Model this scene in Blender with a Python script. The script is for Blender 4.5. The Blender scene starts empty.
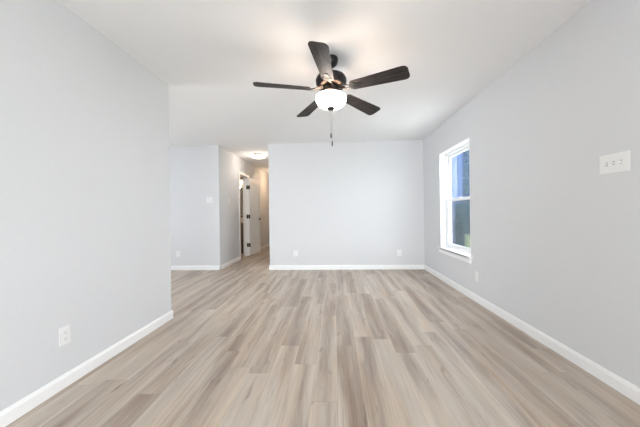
import bpy, bmesh, math, random
from mathutils import Vector, Matrix
random.seed(7)
C = bpy.context.scene.collection
S = bpy.context.scene
PI = math.pi
H = 2.44                       # ceiling height
XL, XR, YB = -1.7255, 1.678, 5.768
YLE = 3.064                    # free end of the left wall
XBL = -1.276                   # left end of the back wall
XH = -2.26                     # hall left wall
XF, YR = -5.0, -5.5            # far left wall, rear wall
YHE = 11.0                     # end of the hall

# ------------------------------------------------------------------ camera
cam = bpy.data.cameras.new('camera'); co = bpy.data.objects.new('camera', cam); C.objects.link(co)
cam.sensor_fit = 'HORIZONTAL'; cam.sensor_width = 36.0; cam.lens = 300.5836 / 640 * 36
r = Vector((0.9986561, 0.05025282, -0.01267466)); u = Vector((0.0126429, 0.00094962, 0.99991962))
f = Vector((-0.05026081, 0.99873608, -0.000313))
M4 = Matrix(((r.x, u.x, -f.x, 0), (r.y, u.y, -f.y, 0), (r.z, u.z, -f.z, 1.0788), (0, 0, 0, 1)))
co.matrix_world = M4; cam.clip_start = 0.02
S.camera = co

# ------------------------------------------------------------------ world and light
w = bpy.data.worlds.new('sky'); S.world = w; w.use_nodes = True
bg = w.node_tree.nodes['Background']; bg.inputs[0].default_value = (0.96, 0.975, 1.0, 1); bg.inputs[1].default_value = 7.5
S.view_settings.view_transform = 'Standard'; S.view_settings.look = 'None'
S.view_settings.gamma = 1; S.view_settings.use_curve_mapping = False
S.view_settings.exposure = 0.75

def area(name, loc, aim, sx, sy, power, col, spread=PI):
    l = bpy.data.lights.new(name, 'AREA'); l.shape = 'RECTANGLE'; l.size = sx; l.size_y = sy
    l.energy = power; l.color = col; l.spread = spread
    o = bpy.data.objects.new(name, l); C.objects.link(o); o.location = loc
    o.rotation_euler = Vector(aim).to_track_quat('-Z', 'Z').to_euler(); return o
def point(name, loc, power, col, rad):
    l = bpy.data.lights.new(name, 'POINT'); l.energy = power; l.color = col; l.shadow_soft_size = rad
    o = bpy.data.objects.new(name, l); C.objects.link(o); o.location = loc; return o
# added fill lights in invented openings, behind the camera and in the left room
area('fill_right_rear', (XR - 0.01, -0.7, 1.25), (-1, 0.15, 0), 1.3, 1.45, 3, (0.95, 0.97, 1.0))
area('fill_rear', (0.0, YR + 0.01, 1.1), (0, 1, 0.25), 2.4, 1.9, 115, (1.0, 1.0, 0.99))
area('fill_far_left', (XF + 0.01, 3.2, 1.35), (1, 0.1, 0), 1.8, 1.5, 18, (0.97, 0.98, 1.0))

def portal(name, loc, aim, sx, sy):      # guides the sky's own light through each opening
    o = area(name, loc, aim, sx, sy, 1, (1, 1, 1)); o.data.cycles.is_portal = True
portal('sky_portal_side', (XR + 0.19, 4.36, 1.25), (-1, 0, 0), 1.1, 1.6)
portal('sky_portal_right_rear', (XR + 0.19, -0.7, 1.26), (-1, 0, 0), 1.4, 1.6)
portal('sky_portal_far_left', (XF - 0.17, 3.2, 1.35), (1, 0, 0), 1.9, 1.6)
portal('sky_portal_rear', (0, YR - 0.17, 1.05), (0, 1, 0), 2.6, 2.2)
# ------------------------------------------------------------------ materials
def mat(name, col, rough=0.6, metal=0.0, emit=None, es=0.0, spec=0.5):
    m = bpy.data.materials.new(name); m.use_nodes = True
    b = m.node_tree.nodes['Principled BSDF']
    b.inputs['Base Color'].default_value = (*col, 1); b.inputs['Roughness'].default_value = rough
    b.inputs['Metallic'].default_value = metal; b.inputs['Specular IOR Level'].default_value = spec
    if emit: b.inputs['Emission Color'].default_value = (*emit, 1); b.inputs['Emission Strength'].default_value = es
    return m
def nodes(m): return m.node_tree.nodes, m.node_tree.links, m.node_tree.nodes['Principled BSDF']
def speckle(m, c1, c2, scale, bump=0.0, stretch=(1, 1, 1), detail=4, dist=0.01):
    N, L, b = nodes(m)
    tc = N.new('ShaderNodeTexCoord'); mp = N.new('ShaderNodeMapping'); mp.inputs['Scale'].default_value = stretch
    nz = N.new('ShaderNodeTexNoise'); nz.inputs['Scale'].default_value = scale; nz.inputs['Detail'].default_value = detail
    rp = N.new('ShaderNodeValToRGB'); rp.color_ramp.elements[0].color = (*c1, 1); rp.color_ramp.elements[1].color = (*c2, 1)
    rp.color_ramp.elements[0].position = 0.3; rp.color_ramp.elements[1].position = 0.7
    L.new(tc.outputs['Object'], mp.inputs[0]); L.new(mp.outputs[0], nz.inputs['Vector'])
    L.new(nz.outputs[0], rp.inputs[0]); L.new(rp.outputs[0], b.inputs['Base Color'])
    if bump:
        bp = N.new('ShaderNodeBump'); bp.inputs['Strength'].default_value = bump; bp.inputs['Distance'].default_value = dist
        L.new(nz.outputs[0], bp.inputs['Height']); L.new(bp.outputs[0], b.inputs['Normal'])
    return m
WALL = speckle(mat('wall_paint', (0.66, 0.66, 0.67), 0.75, spec=0.3), (0.655, 0.661, 0.672), (0.675, 0.681, 0.692), 90, 0.05, dist=0.002)
CEIL = speckle(mat('ceiling_paint', (0.84, 0.84, 0.83), 0.9, spec=0.2), (0.868, 0.872, 0.878), (0.883, 0.887, 0.893), 120, 0.08, dist=0.003)
TRIM = speckle(mat('trim_paint', (0.86, 0.86, 0.855), 0.35), (0.85, 0.85, 0.845), (0.87, 0.87, 0.865), 30)
DOORM = speckle(mat('door_paint', (0.82, 0.82, 0.81), 0.4), (0.81, 0.81, 0.80), (0.83, 0.83, 0.82), 20)
VINYL = speckle(mat('white_vinyl', (0.85, 0.86, 0.87), 0.3), (0.84, 0.85, 0.86), (0.86, 0.87, 0.88), 20)
PLATE = speckle(mat('plate_plastic', (0.80, 0.80, 0.79), 0.35), (0.79, 0.79, 0.78), (0.81, 0.81, 0.80), 40)
GREYP = mat('switch_recess', (0.45, 0.45, 0.45), 0.6)
SLOT = mat('slot_dark', (0.08, 0.08, 0.08), 0.6)
BLACK = speckle(mat('black_hardware', (0.012, 0.012, 0.013), 0.5, 0.0, spec=0.25), (0.010, 0.010, 0.011), (0.016, 0.016, 0.017), 60)
BRONZE = speckle(mat('dark_bronze', (0.03, 0.027, 0.027), 0.32, 0.75), (0.028, 0.026, 0.029), (0.045, 0.042, 0.046), 40, 0.02)
CHAINM = speckle(mat('chain_metal', (0.25, 0.23, 0.21), 0.35, 0.9), (0.08, 0.075, 0.07), (0.13, 0.12, 0.11), 60)
BLADE = speckle(mat('blade_wood', (0.04, 0.03, 0.028), 0.6, spec=0.2), (0.008, 0.006, 0.006), (0.062, 0.052, 0.049), 9, 0.15, (1.2, 16, 16), 8, 0.004)
GLOBE = mat('lit_frosted_glass', (0.9, 0.88, 0.84), 0.4, emit=(1.0, 0.96, 0.92), es=28.0)
FROST = mat('frosted_glass_inside', (0.85, 0.82, 0.78), 0.5)
DOME = mat('lit_dome_glass', (0.9, 0.86, 0.8), 0.4, emit=(1.0, 0.88, 0.74), es=3.5)
SHADE = mat('lit_vanity_glass', (0.9, 0.86, 0.8), 0.4, emit=(1.0, 0.80, 0.55), es=5.0)
VANITY = speckle(mat('vanity_cabinet', (0.2, 0.17, 0.15), 0.5), (0.18, 0.15, 0.13), (0.24, 0.2, 0.18), 12, 0, (10, 10, 1))
STONE = speckle(mat('vanity_top', (0.75, 0.68, 0.6), 0.25), (0.7, 0.62, 0.54), (0.8, 0.74, 0.66), 25)
MIRROR = mat('mirror_glass', (0.8, 0.8, 0.8), 0.03, 1.0)
LBLUE = speckle(mat('pale_blue_siding', (0.038, 0.062, 0.13), 0.8, spec=0.1), (0.036, 0.060, 0.125), (0.042, 0.068, 0.14), 6, 0, (8, 8, 0.5))
DBLUE = speckle(mat('slate_blue_siding', (0.015, 0.035, 0.08), 0.8, spec=0.1), (0.013, 0.03, 0.07), (0.018, 0.04, 0.09), 6, 0, (8, 8, 0.5))
ROOFM = speckle(mat('roof_shingle', (0.12, 0.13, 0.15), 0.9), (0.09, 0.10, 0.12), (0.16, 0.17, 0.19), 15, 0.3)
LEAF = speckle(mat('leaf_green', (0.02, 0.05, 0.065), 0.8, spec=0.1), (0.01, 0.035, 0.05), (0.05, 0.10, 0.11), 5)
HEDGE = speckle(mat('hedge_green', (0.01, 0.03, 0.045), 0.8, spec=0.1), (0.006, 0.024, 0.036), (0.02, 0.055, 0.07), 5)
BARK = speckle(mat('bark', (0.12, 0.09, 0.07), 0.9), (0.09, 0.07, 0.05), (0.16, 0.12, 0.1), 20, 0.4, (6, 6, 1))
GRASS = speckle(mat('lawn', (0.12, 0.18, 0.08), 0.9), (0.09, 0.14, 0.06), (0.16, 0.22, 0.1), 8, 0.3)
BOUNCE = speckle(mat('bounce_concrete', (0.6, 0.59, 0.56), 0.9), (0.57, 0.56, 0.53), (0.63, 0.62, 0.59), 6)  # kept pale so the added slab outside reflects sky light indoors
BOXG = speckle(mat('pale_green_metal', (0.09, 0.12, 0.06), 0.6), (0.085, 0.115, 0.055), (0.1, 0.13, 0.07), 8)

def glass_mat(name, tint):
    m = bpy.data.materials.new(name); m.use_nodes = True; N, L = m.node_tree.nodes, m.node_tree.links; N.clear()
    o = N.new('ShaderNodeOutputMaterial'); mx = N.new('ShaderNodeMixShader'); t = N.new('ShaderNodeBsdfTransparent')
    g = N.new('ShaderNodeBsdfGlossy'); g.inputs['Roughness'].default_value = 0.01
    t.inputs[0].default_value = (*tint, 1); fr = N.new('ShaderNodeFresnel'); ge = N.new('ShaderNodeNewGeometry'); mr_ = N.new('ShaderNodeMapRange')
    mr_.inputs[3].default_value = 1.45; mr_.inputs[4].default_value = 1 / 1.45
    L.new(ge.outputs['Backfacing'], mr_.inputs[0]); L.new(mr_.outputs[0], fr.inputs[0])
    L.new(fr.outputs[0], mx.inputs[0]); L.new(t.outputs[0], mx.inputs[1]); L.new(g.outputs[0], mx.inputs[2]); L.new(mx.outputs[0], o.inputs[0])
    return m
GLASS = glass_mat('window_glass', (0.93, 0.96, 0.98))
def screen_mat():
    m = bpy.data.materials.new('insect_screen'); m.use_nodes = True; N, L = m.node_tree.nodes, m.node_tree.links; N.clear()
    o = N.new('ShaderNodeOutputMaterial'); mx = N.new('ShaderNodeMixShader'); t = N.new('ShaderNodeBsdfTransparent')
    d = N.new('ShaderNodeBsdfDiffuse'); d.inputs[0].default_value = (0.005, 0.006, 0.007, 1); mx.inputs[0].default_value = 0.3
    L.new(t.outputs[0], mx.inputs[1]); L.new(d.outputs[0], mx.inputs[2]); L.new(mx.outputs[0], o.inputs[0]); return m
SCREEN = screen_mat()

def floor_mat():
    m = mat('vinyl_plank', (0.4, 0.33, 0.27), 0.42, spec=0.4); N, L, b = nodes(m)
    PW, PL = 0.152, 1.45
    def mth(op, a, bb=None, c=None):
        n = N.new('ShaderNodeMath'); n.operation = op
        for i, v in enumerate((a, bb, c)):
            if v is None: continue
            if isinstance(v, (int, float)): n.inputs[i].default_value = v
            else: L.new(v, n.inputs[i])
        return n.outputs[0]
    def comb(x, y, z):
        n = N.new('ShaderNodeCombineXYZ')
        for i, v in enumerate((x, y, z)):
            if isinstance(v, (int, float)): n.inputs[i].default_value = v
            else: L.new(v, n.inputs[i])
        return n.outputs[0]
    def wn(v):
        n = N.new('ShaderNodeTexWhiteNoise'); n.noise_dimensions = '3D'; L.new(v, n.inputs['Vector']); return n.outputs['Value']
    def noise(v, sc, det, rough=0.5, dist=0.0):
        n = N.new('ShaderNodeTexNoise'); n.inputs['Scale'].default_value = sc; n.inputs['Detail'].default_value = det
        n.inputs['Roughness'].default_value = rough; n.inputs['Distortion'].default_value = dist
        L.new(v, n.inputs['Vector']); return n.outputs[0]
    tc = N.new('ShaderNodeTexCoord'); sp = N.new('ShaderNodeSeparateXYZ'); L.new(tc.outputs['Object'], sp.inputs[0])
    X, Y = sp.outputs[0], sp.outputs[1]
    cx = mth('DIVIDE', X, PW); col = mth('FLOOR', cx); fx = mth('FRACT', cx)
    off = wn(comb(col, 3.3, 0.7)); cy = mth('ADD', mth('DIVIDE', Y, PL), mth('MULTIPLY', off, 7.0))
    row = mth('FLOOR', cy); fy = mth('FRACT', cy)
    rnd = wn(comb(col, row, 1.7)); rnd2 = wn(comb(col, row, 9.1))
    # broad soft bands along each plank, fine grain, occasional knots
    v1 = comb(mth('MULTIPLY_ADD', X, 6.0, mth('MULTIPLY', rnd, 57.0)), mth('MULTIPLY_ADD', Y, 0.55, mth('MULTIPLY', rnd2, 31.0)), 0.0)
    broad = noise(v1, 1.0, 3, 0.55, 0.6)
    v2 = comb(mth('MULTIPLY_ADD', X, 42.0, mth('MULTIPLY', rnd, 91.0)), mth('MULTIPLY_ADD', Y, 1.7, mth('MULTIPLY', rnd2, 17.0)), 0.0)
    grain = noise(v2, 1.0, 6, 0.65, 0.8)
    v3 = comb(mth('MULTIPLY_ADD', X, 15.0, mth('MULTIPLY', rnd2, 40.0)), mth('MULTIPLY_ADD', Y, 3.2, mth('MULTIPLY', rnd, 23.0)), 0.0)
    knot = noise(v3, 1.0, 2, 0.5, 0.2)
    t = mth('ADD', mth('MULTIPLY', mth('SUBTRACT', broad, 0.5), 1.3), mth('MULTIPLY', mth('SUBTRACT', grain, 0.5), 0.8))
    t = mth('ADD', t, mth('MULTIPLY', mth('SUBTRACT', rnd, 0.5), 0.22))
    edge = mth('POWER', mth('ABSOLUTE', mth('MULTIPLY_ADD', fx, 2.0, -1.0)), 2.0)      # printed boards: paler towards both long edges
    t = mth('ADD', t, mth('MULTIPLY_ADD', edge, 0.19, -0.07))
    kn = N.new('ShaderNodeMapRange'); kn.inputs[1].default_value = 0.66; kn.inputs[2].default_value = 0.78; kn.inputs[3].default_value = 0; kn.inputs[4].default_value = 0.35
    L.new(knot, kn.inputs[0]); t = mth('SUBTRACT', mth('ADD', t, 0.5), kn.outputs[0])
    rp = N.new('ShaderNodeValToRGB'); e = rp.color_ramp.elements
    e[0].position = 0.0; e[0].color = (0.225, 0.168, 0.135, 1)
    e[1].position = 1.0; e[1].color = (0.630, 0.565, 0.490, 1)
    a = e.new(0.35); a.color = (0.372, 0.304, 0.250, 1)
    a = e.new(0.6); a.color = (0.497, 0.434, 0.370, 1)
    L.new(t, rp.inputs[0])
    # seams
    ex = mth('MINIMUM', fx, mth('SUBTRACT', 1.0, fx)); ey = mth('MINIMUM', fy, mth('SUBTRACT', 1.0, fy))
    sx = mth('LESS_THAN', mth('MULTIPLY', ex, PW), 0.0011); sy = mth('LESS_THAN', mth('MULTIPLY', ey, PL), 0.0013)
    seam = mth('MAXIMUM', sx, sy)
    mx = N.new('ShaderNodeMix'); mx.data_type = 'RGBA'; mx.blend_type = 'MIX'
    tan = N.new('ShaderNodeMix'); tan.data_type = 'RGBA'; tan.blend_type = 'MULTIPLY'; tan.inputs[7].default_value = (1.0, 0.90, 0.79, 1)
    tn = N.new('ShaderNodeMapRange'); tn.inputs[1].default_value = 0.45; tn.inputs[2].default_value = 0.72
    L.new(noise(comb(mth('MULTIPLY_ADD', X, 9.0, mth('MULTIPLY', rnd, 13.0)), mth('MULTIPLY_ADD', Y, 0.9, mth('MULTIPLY', rnd2, 77.0)), 4.0), 1.0, 3), tn.inputs[0])
    L.new(mth('MULTIPLY', tn.outputs[0], 0.8), tan.inputs[0]); L.new(rp.outputs[0], tan.inputs[6])
    L.new(mth('MULTIPLY', seam, 0.35), mx.inputs[0]); L.new(tan.outputs[2], mx.inputs[6]); mx.inputs[7].default_value = (0.10, 0.075, 0.06, 1)
    L.new(mx.outputs[2], b.inputs['Base Color'])
    bp = N.new('ShaderNodeBump'); bp.inputs['Strength'].default_value = 0.12; bp.inputs['Distance'].default_value = 0.002
    L.new(mth('SUBTRACT', grain, mth('MULTIPLY', seam, 1.0)), bp.inputs['Height']); L.new(bp.outputs[0], b.inputs['Normal'])
    return m
FLOOR = floor_mat()

# ------------------------------------------------------------------ mesh helpers
def BM(): return bmesh.new()
def bx(bm, x0, x1, y0, y1, z0, z1, bev=0.0, seg=2, M=None):
    vs = [bm.verts.new((x, y, z)) for x in (x0, x1) for y in (y0, y1) for z in (z0, z1)]
    q = [(0, 1, 3, 2), (4, 6, 7, 5), (0, 4, 5, 1), (2, 3, 7, 6), (0, 2, 6, 4), (1, 5, 7, 3)]
    fs = [bm.faces.new([vs[i] for i in t]) for t in q]
    if bev:
        es = list({e for fc in fs for e in fc.edges})
        res = bmesh.ops.bevel(bm, geom=es, offset=bev, segments=seg, profile=0.5, affect='EDGES')
        vs = [v for v in {v for fc in res['faces'] for v in fc.verts} | {v for v in vs if v.is_valid}]
    if M is not None: bmesh.ops.transform(bm, matrix=M, verts=[v for v in vs if v.is_valid])
    return bm
def box(*a, **k): return bx(BM(), *a, **k)
def lathe(bm, prof, n=48, M=None, cap=True):
    rings = []
    for rr, z in prof:
        if rr < 1e-6: rings.append([bm.verts.new((0, 0, z))])
        else: rings.append([bm.verts.new((rr * math.cos(2 * PI * i / n), rr * math.sin(2 * PI * i / n), z)) for i in range(n)])
    for a, b in zip(rings, rings[1:]):
        for i in range(n):
            j = (i + 1) % n
            if len(a) == 1 and len(b) == 1: continue
            if len(a) == 1: bm.faces.new((a[0], b[i], b[j]))
            elif len(b) == 1: bm.faces.new((a[i], a[j], b[0]))
            else: bm.faces.new((a[i], a[j], b[j], b[i]))
    if cap:
        for g in (rings[0], rings[-1]):
            if len(g) > 1: bm.faces.new(g)
    if M is not None: bmesh.ops.transform(bm, matrix=M, verts=[v for g in rings for v in g])
    return bm
def prism(bm, pts, z0, z1, M=None):
    a = [bm.verts.new((x, y, z0)) for x, y in pts]; b = [bm.verts.new((x, y, z1)) for x, y in pts]
    n = len(pts); bm.faces.new(a[::-1]); bm.faces.new(b)
    for i in range(n): bm.faces.new((a[i], a[(i + 1) % n], b[(i + 1) % n], b[i]))
    if M is not None: bmesh.ops.transform(bm, matrix=M, verts=a + b)
    return bm
def tube(bm, pts, rad, n=10):
    pts = [Vector(p) for p in pts]; rings = []
    for i, p in enumerate(pts):
        d = (pts[min(i + 1, len(pts) - 1)] - pts[max(i - 1, 0)]).normalized()
        a = d.orthogonal().normalized() if i == 0 else (rings_a - d * rings_a.dot(d)).normalized()
        rings_a = a; c = d.cross(a); rr = rad[i] if isinstance(rad, (list, tuple)) else rad
        rings.append([bm.verts.new(p + a * rr * math.cos(2 * PI * k / n) + c * rr * math.sin(2 * PI * k / n)) for k in range(n)])
    for a, b in zip(rings, rings[1:]):
        for k in range(n): bm.faces.new((a[k], a[(k + 1) % n], b[(k + 1) % n], b[k]))
    bm.faces.new(rings[0][::-1]); bm.faces.new(rings[-1]); return bm
def obj(name, bm, m, parent=None, smooth=False, loc=None, kind=None):
    bmesh.ops.recalc_face_normals(bm, faces=bm.faces)
    me = bpy.data.meshes.new(name); bm.to_mesh(me); bm.free(); me.materials.append(m)
    if smooth:
        for p in me.polygons: p.use_smooth = True
        try: me.set_sharp_from_angle(angle=math.radians(38))
        except Exception: pass
    o = bpy.data.objects.new(name, me); C.objects.link(o)
    if parent: o.parent = parent
    if loc: o.location = loc
    if kind: o['kind'] = kind
    return o
def struct(name, bm, m, parent=None): return obj(name, bm, m, parent, kind=None if parent else 'structure')
def tag(o, label, cat, group=None):
    o['label'] = label; o['category'] = cat
    if group: o['group'] = group
    return o
def thing(name, label, cat, loc=(0, 0, 0), rotz=0, group=None):
    o = bpy.data.objects.new(name, None); C.objects.link(o); o.location = loc; o.rotation_euler = (0, 0, rotz)
    o.empty_display_size = 0.05; return tag(o, label, cat, group)
def wallpieces(axis, a0, a1, b0, b1, holes, z0=0.0, z1=H):
    """wall slab: thickness a0..a1 across, runs b0..b1, holes (ba, bb, za, zb)"""
    bm = BM()
    def put(p, q, za, zb):
        if q - p < 1e-5 or zb - za < 1e-5: return
        if axis == 'x': bx(bm, a0, a1, p, q, za, zb)
        else: bx(bm, p, q, a0, a1, za, zb)
    cur = b0
    for ba, bb, za, zb in sorted(holes):
        put(cur, ba, z0, z1); put(ba, bb, z0, za); put(ba, bb, zb, z1); cur = bb
    put(cur, b1, z0, z1)
    bmesh.ops.remove_doubles(bm, verts=bm.verts, dist=1e-5)
    return bm

# ------------------------------------------------------------------ room shell
T = 0.12
struct('floor', box(XF - 0.2, XR + 0.17, YR - 0.2, YHE + 0.2, -0.10, 0.0), FLOOR)
struct('ceiling', box(XF - 0.2, XR + 0.17, YR - 0.2, YHE + 0.2, H, H + 0.12), CEIL)
WY0, WY1, WZ0, WZ1 = 3.82, 4.90, 0.495, 2.005         # the window in the right wall
struct('wall_right', wallpieces('x', XR, XR + 0.17, YR - 0.2, YB + 0.15,
       [(WY0, WY1, WZ0, WZ1), (-1.35, -0.05, 0.52, 2.0)]), WALL)
struct('wall_left', box(XL - T, XL, YR, YLE, 0, H), WALL)
struct('wall_back', box(XBL, XR, YB, YB + T, 0, H), WALL)
struct('wall_back_left', box(XF, XH - T, YB, YB + T, 0, H), WALL)
struct('wall_rear', wallpieces('y', YR - 0.15, YR, XF, XR, [(-1.25, 1.25, 0.0, 2.1)]), WALL)
struct('wall_far_left', wallpieces('x', XF - 0.15, XF, YR - 0.15, YB + T, [(2.3, 4.1, 0.6, 2.1)]), WALL)
DY0, DY1, DZ = 7.03, 7.72, 2.03                        # the bathroom door opening
struct('wall_hall_left', wallpieces('x', XH - T, XH, YB, YHE, [(DY0 - 0.02, DY1 + 0.02, 0.0, DZ + 0.02)]), WALL)
struct('wall_hall_right', box(XBL, XBL + T, YB + T, YHE, 0, H), WALL)
struct('wall_hall_end', box(XH - T, XBL + T, YHE, YHE + T, 0, H), WALL)
struct('wall_bath_back', box(-4.4, XH - T, 8.75, 8.75 + T, 0, H), WALL)
struct('wall_bath_left', box(-4.4 - T, -4.4, YB + T, 8.75 + T, 0, H), WALL)

BH = 0.085
def base_profile(bm, p, q, nrm):
    """baseboard from p to q (xy), nrm = direction into the room"""
    t = 0.014; prof = [(0, 0), (t, 0), (t, BH * 0.78), (t * 0.72, BH * 0.86), (t * 0.6, BH * 0.95), (t * 0.35, BH), (0, BH)]
    p, q, n = Vector(p), Vector(q), Vector(nrm)
    A = [bm.verts.new((p.x + n.x * a, p.y + n.y * a, z)) for a, z in prof]
    B = [bm.verts.new((q.x + n.x * a, q.y + n.y * a, z)) for a, z in prof]
    k = len(prof); bm.faces.new(A); bm.faces.new(B[::-1])
    for i in range(k): bm.faces.new((A[i], A[(i + 1) % k], B[(i + 1) % k], B[i]))
    return bm
t = 0.014
struct('baseboard_right', base_profile(BM(), (XR, YR), (XR, YB - t), (-1, 0)), TRIM)
bb = base_profile(BM(), (XBL - t, YB), (XR, YB), (0, -1)); base_profile(bb, (XBL, YB), (XBL, YHE), (-1, 0))
struct('baseboard_back', bb, TRIM)
bb = base_profile(BM(), (XL, YR), (XL, YLE + t), (1, 0)); base_profile(bb, (XL, YLE), (XL - T, YLE), (0, 1)); base_profile(bb, (XL - T, YR), (XL - T, YLE + t), (-1, 0))
struct('baseboard_left', bb, TRIM)
struct('baseboard_back_left', base_profile(BM(), (XF, YB), (XH + t, YB), (0, -1)), TRIM)
bb = base_profile(BM(), (XH, YB - t), (XH, DY0 - 0.075), (1, 0)); base_profile(bb, (XH, DY1 + 0.075), (XH, YHE), (1, 0))
struct('baseboard_hall', bb, TRIM)
struct('baseboard_far_left', base_profile(BM(), (XF, YR), (XF, YB - t), (1, 0)), TRIM)
bb = base_profile(BM(), (XF + t, YR), (-1.3, YR), (0, 1)); base_profile(bb, (1.3, YR), (XR - t, YR), (0, 1))
struct('baseboard_rear', bb, TRIM)
struct('baseboard_bath', base_profile(BM(), (-4.4, 8.75), (XH - T, 8.75), (0, -1)), TRIM)

# ------------------------------------------------------------------ window_1 (double hung, in the right wall)
def window_x(name, X, y0, y1, z0, z1, depth, side=1, sill=True):
    """window in a wall whose room face is at X; side=+1: outside lies towards +X"""
    s = side
    def B(bm, xa, xb, *r, **k):
        a, b = X + s * xa, X + s * xb; return bx(bm, min(a, b), max(a, b), *r, **k)
    lin = 0.012
    root = B(BM(), 0.0, depth, y0, y0 + lin, z0, z1)
    B(root, 0.0, depth, y1 - lin, y1, z0, z1); B(root, 0.0, depth, y0 + lin, y1 - lin, z1 - lin, z1)
    o = struct(name, root, TRIM)
    y0i, y1i, z1i, zb = y0 + lin, y1 - lin, z1 - lin, z0 + (0.022 if sill else 0)
    fr = BM(); fw = 0.035; d0, d1 = depth - 0.048, depth + 0.03
    B(fr, d0, d1, y0i, y0i + fw, zb, z1i, bev=0.003); B(fr, d0, d1, y1i - fw, y1i, zb, z1i, bev=0.003)
    B(fr, d0, d1, y0i + fw, y1i - fw, z1i - fw, z1i, bev=0.003); B(fr, d0, d1, y0i + fw, y1i - fw, zb, zb + fw, bev=0.003)
    fo = obj('window_frame', fr, VINYL, o)
    zm = (z0 + z1) / 2 + 0.01; a, b = y0i + fw, y1i - fw
    for nm, za, zc, dd in (('upper_sash', zm - 0.018, z1i - fw, 0.028), ('lower_sash', zb + fw, zm + 0.018, 0.0)):
        sb = BM(); sw = 0.038; e0 = depth - 0.04 + dd; e1 = e0 + 0.026
        B(sb, e0, e1, a, a + sw, za, zc, bev=0.003); B(sb, e0, e1, b - sw, b, za, zc, bev=0.003)
        B(sb, e0, e1, a + sw, b - sw, za, za + sw, bev=0.003); B(sb, e0, e1, a + sw, b - sw, zc - sw, zc, bev=0.003)
        so = obj(nm, sb, VINYL, o)
        obj('pane', B(BM(), e0 + 0.011, e0 + 0.015, a + sw - 0.004, b - sw + 0.004, za + sw - 0.004, zc - sw + 0.004), GLASS, so)
        if nm == 'lower_sash':
            lk = B(BM(), e0 - 0.002, e0 + 0.02, (a + b) / 2 - 0.03, (a + b) / 2 + 0.03, zc, zc + 0.012, bev=0.003)
            obj('sash_lock', lk, VINYL, so)
    if sill:
        obj('window_sill', B(BM(), -0.034, depth - 0.048, y0 + lin, y1 - lin, z0, z0 + 0.022, bev=0.004), TRIM, o)
        h = B(BM(), -0.034, -0.0005, y0 - 0.05, y1 + 0.06, z0 - 0.0005, z0 + 0.0225, bev=0.004)
        obj('sill_nosing', h, TRIM, o)
        obj('apron', B(BM(), -0.022, -0.0005, y0 - 0.02, y1 + 0.03, z0 - 0.06, z0 - 0.001, bev=0.004), TRIM, o)
    return o, (a, b, zb + fw, zm)
o, (a, b, za, zm) = window_x('window_1', XR, WY0, WY1, WZ0, WZ1, 0.135)
obj('insect_screen', box(XR + 0.166, XR + 0.168, a, b, za, zm), SCREEN, o)
window_x('added_window_right', XR, -1.35, -0.05, 0.52, 2.0, 0.135)  # added out of view so that light reaches the left wall
window_x('added_window_left', XF, 2.3, 4.1, 0.6, 2.1, 0.12, side=-1)  # unseen window put in the far left wall as a light opening
wr = BM()   # glass doors added in the unseen rear wall to bring in light
for x0, x1, z0, z1 in ((-1.25, -1.19, 0.0, 2.1), (1.19, 1.25, 0.0, 2.1), (-0.03, 0.03, 0.07, 2.03), (-1.19, 1.19, 0.0, 0.07), (-1.19, 1.19, 2.03, 2.1)):
    bx(wr, x0, x1, YR - 0.12, YR - 0.05, z0, z1)
w4 = struct('added_glass_door', wr, VINYL)
obj('pane', box(-1.19, 1.19, YR - 0.09, YR - 0.085, 0.07, 2.03), GLASS, w4)

# ------------------------------------------------------------------ door_1 (bathroom, folded back against the hall wall)
fr = BM()
bx(fr, XH - T - 0.002, XH + 0.002, DY0 - 0.02, DY0, 0, DZ + 0.02); bx(fr, XH - T - 0.002, XH + 0.002, DY1, DY1 + 0.02, 0, DZ + 0.02)
bx(fr, XH - T - 0.002, XH + 0.002, DY0, DY1, DZ, DZ + 0.02)
for xa, xb in ((XH + 0.002, XH + 0.018), (XH - T - 0.018, XH - T - 0.002)):
    bx(fr, xa, xb, DY0 - 0.07, DY0 - 0.006, 0, DZ + 0.07, bev=0.004); bx(fr, xa, xb, DY1 + 0.006, DY1 + 0.07, 0, DZ + 0.07, bev=0.004)
    bx(fr, xa, xb, DY0 - 0.006, DY1 + 0.006, DZ + 0.006, DZ + 0.07, bev=0.004)
bx(fr, XH - 0.065, XH - 0.04, DY0, DY0 + 0.011, 0, DZ); bx(fr, XH - 0.065, XH - 0.04, DY1 - 0.011, DY1, 0, DZ)
d1 = struct('door_1', fr, TRIM)
# leaf in its own frame: local x runs from hinge to knob, local y = thickness towards the hall
LW = 0.69
ang = math.radians(90 - 9)
ML = Matrix.Translation((-2.222, DY1 + 0.004, 0)) @ Matrix.Rotation(ang, 4, 'Z')
lf = BM()
zs = [0.012, 0.22, 0.98, 1.10, 1.90, 2.022]
xs = [0.0, 0.11, 0.305, 0.385, 0.58, LW]
bx(lf, 0, LW, 0.006, 0.029, zs[0], zs[-1])
for y0, y1 in ((0.0, 0.006), (0.029, 0.035)):      # stiles and rails raised on both faces
    for xa, xb in ((xs[0], xs[1]), (xs[2], xs[3]), (xs[4], xs[5])): bx(lf, xa, xb, y0, y1, zs[0], zs[-1])
    for za, zb in ((zs[0], zs[1]), (zs[2], zs[3]), (zs[4], zs[5])):
        for xa, xb in ((xs[1], xs[2]), (xs[3], xs[4])): bx(lf, xa, xb, y0, y1, za, zb)
    for za, zb in ((zs[1], zs[2]), (zs[3], zs[4])):
        for xa, xb in ((xs[1], xs[2]), (xs[3], xs[4])):
            bx(lf, xa + 0.03, xb - 0.03, y0 + (0.001 if y0 == 0 else -0.001), y1 + (0.001 if y0 == 0 else -0.001), za + 0.03, zb - 0.03)
leaf = obj('door_leaf', lf, DOORM, d1); leaf.matrix_local = ML
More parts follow.
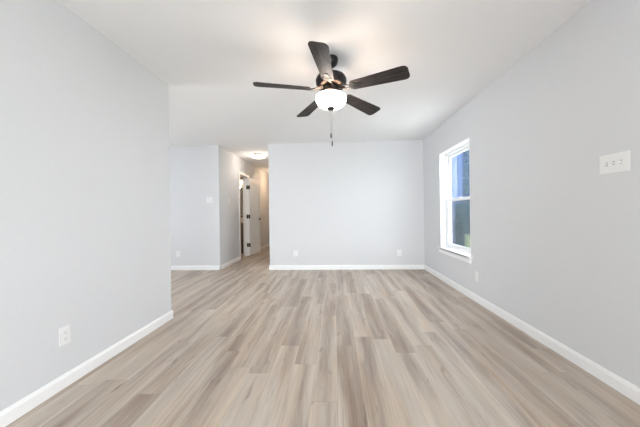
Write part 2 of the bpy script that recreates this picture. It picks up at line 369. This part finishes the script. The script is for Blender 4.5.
for zc in (0.28, 1.02, 1.78):
    hb = BM(); bx(hb, -0.003, 0.0, 0.0, 0.033, zc - 0.048, zc + 0.048)
    lathe(hb, [(0.0, zc - 0.052), (0.0095, zc - 0.05), (0.0095, zc + 0.05), (0.0, zc + 0.052)], 12, Matrix.Translation((-0.005, -0.004, 0)))
    bx(hb, -0.0035, -0.003, -0.0, 0.03, zc - 0.045, zc + 0.045)
    obj('hinge', hb, BLACK, leaf, True)
    jb = box(XH - 0.045, XH + 0.0015, DY1 - 0.003, DY1 - 0.0002, zc - 0.05, zc + 0.05)
    obj('hinge_plate', jb, BLACK, d1)
for sgn, y0 in ((-1, 0.0), (1, 0.035)):
    hd = BM(); rot = Matrix.Translation((LW - 0.06, y0, 0.94)) @ Matrix.Rotation(-sgn * PI / 2, 4, 'X')
    lathe(hd, [(0.0, 0), (0.027, 0), (0.027, 0.006), (0.022, 0.010), (0.011, 0.012), (0.009, 0.03), (0.012, 0.034), (0.0, 0.036)], 20, rot)
    ya = y0 + sgn * 0.030; bx(hd, LW - 0.18, LW - 0.045, min(ya, ya + sgn * 0.012), max(ya, ya + sgn * 0.012), 0.928, 0.952, bev=0.004)
    obj('door_handle', hd, BLACK, leaf, True)

# ------------------------------------------------------------------ ceiling fan
FX, FY = -0.022, 2.64
TILT = Matrix.Translation((0, 0, 2.158 - H)) @ Matrix.Rotation(-0.0715, 4, 'X') @ Matrix.Rotation(0.0189, 4, 'Y') @ Matrix.Translation((0, 0, H - 2.158))   # the fan hangs a little crooked
fan = thing('ceiling_fan', 'dark bronze five-blade ceiling fan with a lit white glass bowl', 'ceiling fan', (FX, FY, H))
def P(name, bm, m, sm=True, par=None, tilt=True):
    o = obj(name, bm, m, par or fan, sm)
    if tilt and not par: o.matrix_local = TILT
    return o
z = lambda v: v - H
P('canopy', lathe(BM(), [(0.0, 0), (0.062, 0), (0.065, -0.006), (0.064, -0.028), (0.056, -0.055), (0.040, -0.074), (0.024, -0.082), (0.0, -0.082)]), BRONZE, tilt=False)
P('downrod', lathe(BM(), [(0.0, -0.070), (0.0125, -0.070), (0.0125, -0.125), (0.024, -0.127), (0.026, -0.140), (0.0, -0.140)], 24), BRONZE)
P('motor_housing', lathe(BM(), [(0.0, z(2.306)), (0.045, z(2.306)), (0.055, z(2.302)), (0.095, z(2.292)), (0.124, z(2.276)), (0.133, z(2.258)), (0.133, z(2.248)), (0.136, z(2.245)), (0.136, z(2.235)), (0.133, z(2.232)),
    (0.132, z(2.212)), (0.120, z(2.194)), (0.100, z(2.184)), (0.0, z(2.184))], 64), BRONZE)
P('switch_housing', lathe(BM(), [(0.0, z(2.184)), (0.070, z(2.184)), (0.074, z(2.178)), (0.074, z(2.138)), (0.066, z(2.128)), (0.050, z(2.122)), (0.050, z(2.108)), (0.0, z(2.108))], 48), BRONZE)
P('light_fitter', lathe(BM(), [(0.050, z(2.122)), (0.078, z(2.118)), (0.084, z(2.110)), (0.082, z(2.100)), (0.050, z(2.104))], 48, cap=False), BRONZE)
outer = [(0.124, z(2.100)), (0.130, z(2.096)), (0.133, z(2.086)), (0.132, z(2.072)), (0.127, z(2.053)), (0.116, z(2.034)), (0.098, z(2.019)), (0.072, z(2.010)), (0.04, z(2.006)), (0.0, z(2.006))]
inner = [(a * 0.965, b + 0.005) for a, b in reversed(outer[:-1])]
gb = lathe(BM(), outer[:-1] + [(0.012, z(2.006)), (0.012, z(2.011))] + inner, 64, cap=False)
gb.faces.ensure_lookup_table(); gb.normal_update()
bowl = P('glass_bowl', gb, GLOBE); bowl.data.materials.append(FROST)
no = len(outer) - 2
for p_ in bowl.data.polygons:                     # lathe rings run outside first, then the inner face of the glass
    if p_.index >= 64 * (no + 2): p_.material_index = 1
P('finial', lathe(BM(), [(0.0, z(2.11)), (0.006, z(2.11)), (0.006, z(2.006)), (0.026, z(2.0055)), (0.035, z(1.997)), (0.034, z(1.989)), (0.026, z(1.982)), (0.012, z(1.978)), (0.0, z(1.976))], 32), BRONZE)
BZ = 2.158
def blade_bm():
    bm = BM(); R0, R1 = 0.185, 0.674; w0, w1 = 0.052, 0.073
    pts = []
    def corner(cx, cy, rr, a0, a1, n=6):
        for i in range(n + 1):
            a = math.radians(a0 + (a1 - a0) * i / n); pts.append((cx + rr * math.cos(a), cy + rr * math.sin(a)))
    rr = 0.022; corner(R0 + rr, -w0 + rr, rr, 180, 270)
    rt = 0.040; corner(R1 - rt - 0.004, -w1 + rt, rt, 270, 350); corner(R1 - rt - 0.004, w1 - rt, rt, 10, 90)
    corner(R0 + rr, w0 - rr, rr, 90, 180)
    prism(bm, pts, -0.003, 0.003); bmesh.ops.bevel(bm, geom=[e for e in bm.edges if abs(e.verts[0].co.z - e.verts[1].co.z) < 1e-6], offset=0.0012, segments=1, affect='EDGES')
    return bm
def iron_bm():
    bm = BM()
    n = 20     # oval medallion under the blade root
    prism(bm, [(0.245 + 0.040 * math.cos(2 * PI * i / n), 0.020 * math.sin(2 * PI * i / n)) for i in range(n)], -0.0075, -0.0032)
    prism(bm, [(0.185, -0.034), (0.212, -0.040), (0.225, -0.026), (0.225, 0.026), (0.212, 0.040), (0.185, 0.034), (0.170, 0.014), (0.170, -0.014)], -0.0075, -0.0032)
    return bm
def arm_bm():
    bm = BM()
    for sy in (-1, 1):
        tube(bm, [(0.075, sy * 0.016, 0.020), (0.105, sy * 0.018, 0.017), (0.135, sy * 0.022, 0.002), (0.16, sy * 0.018, -0.004), (0.185, sy * 0.012, -0.006)], [0.008, 0.007, 0.0065, 0.006, 0.005], 8)
    return bm
bmesh_blade = None
for k in range(5):
    a = math.radians(191.0 + 72 * k)
    Rz = Matrix.Translation((0, 0, z(BZ))) @ Matrix.Rotation(a, 4, 'Z'); Rp = Rz @ Matrix.Rotation(math.radians(-14), 4, 'X')
    if k == 0:
        b0 = P('blade', blade_bm(), BLADE, False); i0 = P('blade_iron', iron_bm(), BLACK, False, b0); a0 = P('bracket_arm', arm_bm(), BRONZE, True, b0)
        bl, ii, aa = b0, i0, a0
    else:
        bl = b0.copy(); C.objects.link(bl); ii = i0.copy(); C.objects.link(ii); ii.parent = bl; aa = a0.copy(); C.objects.link(aa); aa.parent = bl
    bl.matrix_local = TILT @ Rp
for dx, ln in ((-0.007, 0.277), (0.003, 0.352)):
    yb = 0.150
    ch = BM(); x0 = dx
    tube(ch, [(x0, 0.070, z(2.155)), (x0, 0.11, z(2.150)), (x0, yb - 0.004, z(2.135)), (x0, yb, z(2.12)), (x0, yb, z(2.10 - ln))], 0.0011, 6)
    zz = 2.11
    while zz > 2.10 - ln:
        bmesh.ops.create_icosphere(ch, subdivisions=1, radius=0.0019, matrix=Matrix.Translation((x0, yb, z(zz)))); zz -= 0.008
    c = P('pull_chain', ch, CHAINM, tilt=False)
    e = 2.10 - ln
    obj('chain_fob', lathe(BM(), [(0.0, z(e)), (0.003, z(e)), (0.0055, z(e - 0.010)), (0.006, z(e - 0.04)), (0.004, z(e - 0.047)), (0.0, z(e - 0.048))], 14, Matrix.Translation((x0, yb, 0))), BRONZE, c, True)
for dx, dy in ((0.055, 0.03), (-0.055, 0.03), (0, -0.06)):
    point('fan_bulb', (FX + dx, FY + dy, 2.078), 3.6, (1.0, 0.66, 0.40), 0.02)

# ------------------------------------------------------------------ hall ceiling light
hl = thing('flush_ceiling_light', 'round lit flush ceiling light with warm glass and dark clips in the hall', 'ceiling light', (-1.735, 6.80, H))
obj('ceiling_pan', lathe(BM(), [(0.0, 0), (0.150, 0), (0.152, -0.01), (0.145, -0.022), (0.0, -0.022)], 40), BRONZE, hl, True)
obj('glass_diffuser', lathe(BM(), [(0.0, -0.022), (0.155, -0.022), (0.160, -0.028), (0.160, -0.045), (0.150, -0.060), (0.11, -0.073), (0.05, -0.079), (0.0, -0.080)], 40), DOME, hl, True)
for k in range(3):
    a = math.radians(20 + 120 * k)
    obj('glass_clip', bx(BM(), 0.150, 0.172, -0.012, 0.012, -0.06, -0.008, bev=0.002, M=Matrix.Rotation(a, 4, 'Z')), BRONZE, hl)
point('hall_glow', (-1.735, 6.80, H - 0.16), 4.5, (1.0, 0.88, 0.76), 0.08)
point('far_hall_glow', (-1.62, 9.4, H - 0.25), 9, (1.0, 0.70, 0.45), 0.08)

# ------------------------------------------------------------------ bathroom seen through the door
vn = thing('bathroom_vanity', 'dark brown bathroom vanity with a cream top inside the open doorway', 'vanity', (-2.86, 8.47, 0))
obj('cabinet_body', bx(BM(), -0.44, 0.44, -0.25, 0.275, 0.06, 0.84), VANITY, vn)
obj('toe_kick', box(-0.42, 0.42, -0.19, 0.27, 0.0, 0.06), VANITY, vn)
obj('countertop', box(-0.455, 0.455, -0.27, 0.275, 0.84, 0.88, bev=0.006), STONE, vn)
for sx in (-1, 1):
    xa, xb = sorted((sx * 0.01, sx * 0.43))
    d = obj('cabinet_door', box(xa, xb, -0.268, -0.25, 0.09, 0.81, bev=0.004), VANITY, vn)
    obj('knob', lathe(BM(), [(0, 0), (0.006, 0), (0.006, 0.012), (0.013, 0.018), (0.012, 0.026), (0, 0.028)], 14, Matrix.Translation((sx * 0.05, -0.268, 0.7)) @ Matrix.Rotation(PI / 2, 4, 'X')), BLACK, d, True)
mr = thing('bathroom_mirror', 'dark-framed mirror above the vanity, seen through the open doorway', 'mirror', (-2.86, 8.748, 1.0))
obj('mirror_frame', (lambda m: (bx(m, -0.4, -0.36, -0.03, 0, 0, 0.94), bx(m, 0.36, 0.4, -0.03, 0, 0, 0.94), bx(m, -0.36, 0.36, -0.03, 0, 0, 0.04), bx(m, -0.36, 0.36, -0.03, 0, 0.90, 0.94), m)[-1])(BM()), VANITY, mr)
obj('mirror_glass', box(-0.36, 0.36, -0.012, -0.002, 0.04, 0.90), MIRROR, mr)
vl = thing('vanity_light', 'bronze wall light with lit glass shades above the bathroom mirror', 'wall light', (-2.86, 8.748, 2.14))
obj('backplate', box(-0.30, 0.30, -0.03, 0, -0.035, 0.035, bev=0.005), BRONZE, vl)
for sx in (-0.22, 0, 0.22):
    obj('lamp_arm', tube(BM(), [(sx, -0.03, 0), (sx, -0.09, 0.0), (sx, -0.10, -0.03)], 0.008, 8), BRONZE, vl, True)
    obj('glass_shade', lathe(BM(), [(0.0, -0.025), (0.022, -0.03), (0.035, -0.06), (0.052, -0.13), (0.048, -0.13), (0.0, -0.11)], 20, Matrix.Translation((sx, -0.10, 0))), SHADE, vl, True)
point('bath_glow', (-2.95, 8.4, 1.95), 10, (1.0, 0.74, 0.5), 0.08)

# ------------------------------------------------------------------ outlets and switches
def orient(o, loc, facing):      # local -y faces the room
    o.location = loc; o.rotation_euler = (0, 0, {'-y': 0, '+x': PI / 2, '-x': -PI / 2}[facing])
def cyl_y(bm, cx, cz, rr, y0, y1, n=20, sx=1.0):
    M = Matrix.Translation((cx, 0, cz)) @ Matrix.Rotation(PI / 2, 4, 'X')
    return lathe(bm, [(rr, -y0), (rr, -y1)], n, M)
def outlet_proto(loc, facing, label):
    t = thing('wall_outlet', label, 'outlet', group='white duplex wall outlets'); orient(t, loc, facing)
    obj('cover_plate', box(-0.040, 0.040, -0.0045, -0.0, -0.057, 0.057, bev=0.002), PLATE, t)
    for s in (-1, 1):
        bm = BM(); pts = []
        for i in range(24):
            a = 2 * PI * i / 24; pts.append((0.0172 * math.cos(a), max(-0.0142, min(0.0142, 0.0172 * math.sin(a)))))
        prism(bm, pts, 0.0045, 0.0085, Matrix.Translation((0, 0, s * 0.0195)) @ Matrix.Rotation(PI / 2, 4, 'X'))
        sk = obj('socket', bm, PLATE, t)
        sl = BM(); bx(sl, -0.0078, -0.0058, -0.0088, -0.0080, s * 0.0195 - 0.001, s * 0.0195 + 0.008); bx(sl, 0.0058, 0.0076, -0.0088, -0.0080, s * 0.0195 - 0.0, s * 0.0195 + 0.007)
        cyl_y(sl, 0, s * 0.0195 - 0.0075, 0.0026, -0.0080, -0.0088, 12)
        obj('slots', sl, SLOT, sk)
    obj('screw', cyl_y(BM(), 0, 0, 0.003, -0.005, -0.0072, 12), PLATE, t)
    return t
def copy_tree(o, parent=None):
    c = o.copy(); C.objects.link(c)
    if parent: c.parent = parent
    for ch in list(o.children): copy_tree(ch, c)
    return c
op = outlet_proto((XL, 1.824, 0.325), '+x', 'white duplex outlet low on the left wall, nearest the camera')
for loc, fc, lb in (((XR, 3.665, 0.305), '-x', 'white duplex outlet low on the right wall below the window'),
                    ((-0.771, YB, 0.313), '-y', 'white duplex outlet near the left end of the back wall'),
                    ((1.206, YB, 0.311), '-y', 'white duplex outlet near the right end of the back wall'),
                    ((-3.10, YB, 0.319), '-y', 'white duplex outlet on the wall left of the hall, behind the left wall end')):
    o = copy_tree(op); orient(o, loc, fc); o['label'] = lb
def switch(loc, facing, gangs, label):
    t = thing('light_switch', label, 'light switch'); orient(t, loc, facing)
    wd = {1: 0.036, 2: 0.059, 3: 0.097}[gangs]
    obj('cover_plate', box(-wd, wd, -0.0045, 0, -0.058, 0.058, bev=0.002), PLATE, t)
    for g in range(gangs):
        cx = (g - (gangs - 1) / 2) * 0.046
        obj('toggle_collar', box(cx - 0.0062, cx + 0.0062, -0.0066, -0.0055, -0.0125, 0.0125), GREYP if gangs == 3 else PLATE, t)
        tg = bx(BM(), cx - 0.0045, cx + 0.0045, -0.020, -0.0060, -0.005, 0.005, bev=0.0015)
        for v in tg.verts:
            if v.co.y < -0.012: v.co.z += 0.006 if g != 2 else -0.006
        obj('toggle', tg, PLATE, t)
        for sz in (0.030, -0.030): obj('screw', cyl_y(BM(), cx, sz, 0.003, -0.005, -0.0068, 10), PLATE, t)
    return t
switch((XR, 1.890, 1.358), '-x', 3, 'white three-gang toggle switch plate on the right wall, nearest the camera')
switch((-2.451, YB, 1.369), '-y', 2, 'white two-gang switch plate on the wall left of the hall')
switch((XH, 6.314, 1.37), '+x', 1, 'white single switch plate on the hall wall beside the bathroom doorway')

# ------------------------------------------------------------------ outdoors
GZ = -0.25
struct('ground', box(XR + 0.18, 30, -12, 40, GZ - 0.1, GZ), GRASS)
struct('bounce_slab', box(XR + 0.18, 7.5, -3, 9.0, GZ, GZ + 0.05), BOUNCE)  # unseen pale slab, added to bounce sky light up to the ceiling
def house(name, label, x0, x1, y0, y1, h, m, batten):
    t = thing(name, label, 'house', (x0, y0, GZ)); W_, D_ = x1 - x0, y1 - y0
    wb = BM(); bx(wb, 0, W_, 0, D_, 0, h)
    q = 0.0
    while q < W_: bx(wb, q, q + 0.05, -0.025, 0, 0, h); q += batten
    q = 0.0
    while q < D_: bx(wb, -0.025, 0, q, q + 0.05, 0, h); q += batten
    obj('siding', wb, m, t)
    rf = BM(); ov = 0.35
    vs = [rf.verts.new(c) for c in ((-ov, -ov, h), (W_ + ov, -ov, h), (W_ + ov, D_ + ov, h), (-ov, D_ + ov, h), (-ov, D_ / 2, h + D_ * 0.25), (W_ + ov, D_ / 2, h + D_ * 0.25))]
    for fc in ((0, 1, 5, 4), (3, 4, 5, 2), (0, 4, 3), (1, 2, 5), (0, 3, 2, 1)): rf.faces.new([vs[i] for i in fc])
    obj('roof', rf, ROOFM, t); return t
house('neighbor_house', 'pale blue house with vertical siding just outside the window', 3.2, 4.98, 12.0, 20, 6.5, LBLUE, 0.4)
house('neighbor_house', 'dark slate blue house farther away outside the window, behind the tree', 7.0, 16, 20, 26, 5.5, DBLUE, 0.4)
def leaves(bm, c, rad, n, size):
    for _ in range(n):
        while True:
            v = Vector((random.uniform(-1, 1), random.uniform(-1, 1), random.uniform(-1, 1)))
            if v.length <= 1: break
        v = Vector((v.x * rad[0], v.y * rad[1], v.z * rad[2])) + Vector(c)
        d = Vector((random.gauss(0, 1), random.gauss(0, 1), random.gauss(0, 1))).normalized(); e = d.orthogonal().normalized(); s = size * random.uniform(0.6, 1.3)
        bm.faces.new([bm.verts.new(v + d * s), bm.verts.new(v + e * s * 0.45), bm.verts.new(v - d * s), bm.verts.new(v - e * s * 0.45)])
    return bm
tr = thing('garden_tree', 'leafy green tree outside the window, between the blue houses', 'tree', (6.75, 14.6, GZ))
obj('trunk', tube(BM(), [(0, 0, 0), (0.05, 0, 1.2), (-0.03, 0.05, 2.6), (0, 0, 4.2)], [0.16, 0.12, 0.09, 0.04], 12), BARK, tr, True)
lb = BM()
for c, rd in (((0, 0, 3.6), (1.0, 1.0, 1.5)), ((-0.2, 0.1, 2.5), (0.9, 0.9, 0.9)), ((0.4, -0.1, 4.6), (0.8, 0.8, 0.9))): leaves(lb, c, rd, 330, 0.10)
obj('crown', lb, LEAF, tr)
hg = thing('hedge', 'dark green hedge at window height outside, in front of the pale blue house', 'hedge', (4.75, 10.3, GZ))
obj('foliage', leaves(bx(BM(), -0.60, 1.0, -0.30, 0.35, 0, 1.62, bev=0.08), (0.2, 0, 0.9), (1.0, 0.5, 0.95), 2600, 0.06), HEDGE, hg)
ub = thing('utility_box', 'pale green metal utility box in front of the hedge outside the window', 'utility box', (4.06, 9.45, GZ + 0.0))
obj('box_body', box(-0.055, 0.055, -0.10, 0.10, 0.0, 0.60, bev=0.01), BOXG, ub)
obj('box_lid', box(-0.065, 0.065, -0.12, 0.12, 0.60, 0.63, bev=0.01), BOXG, ub)
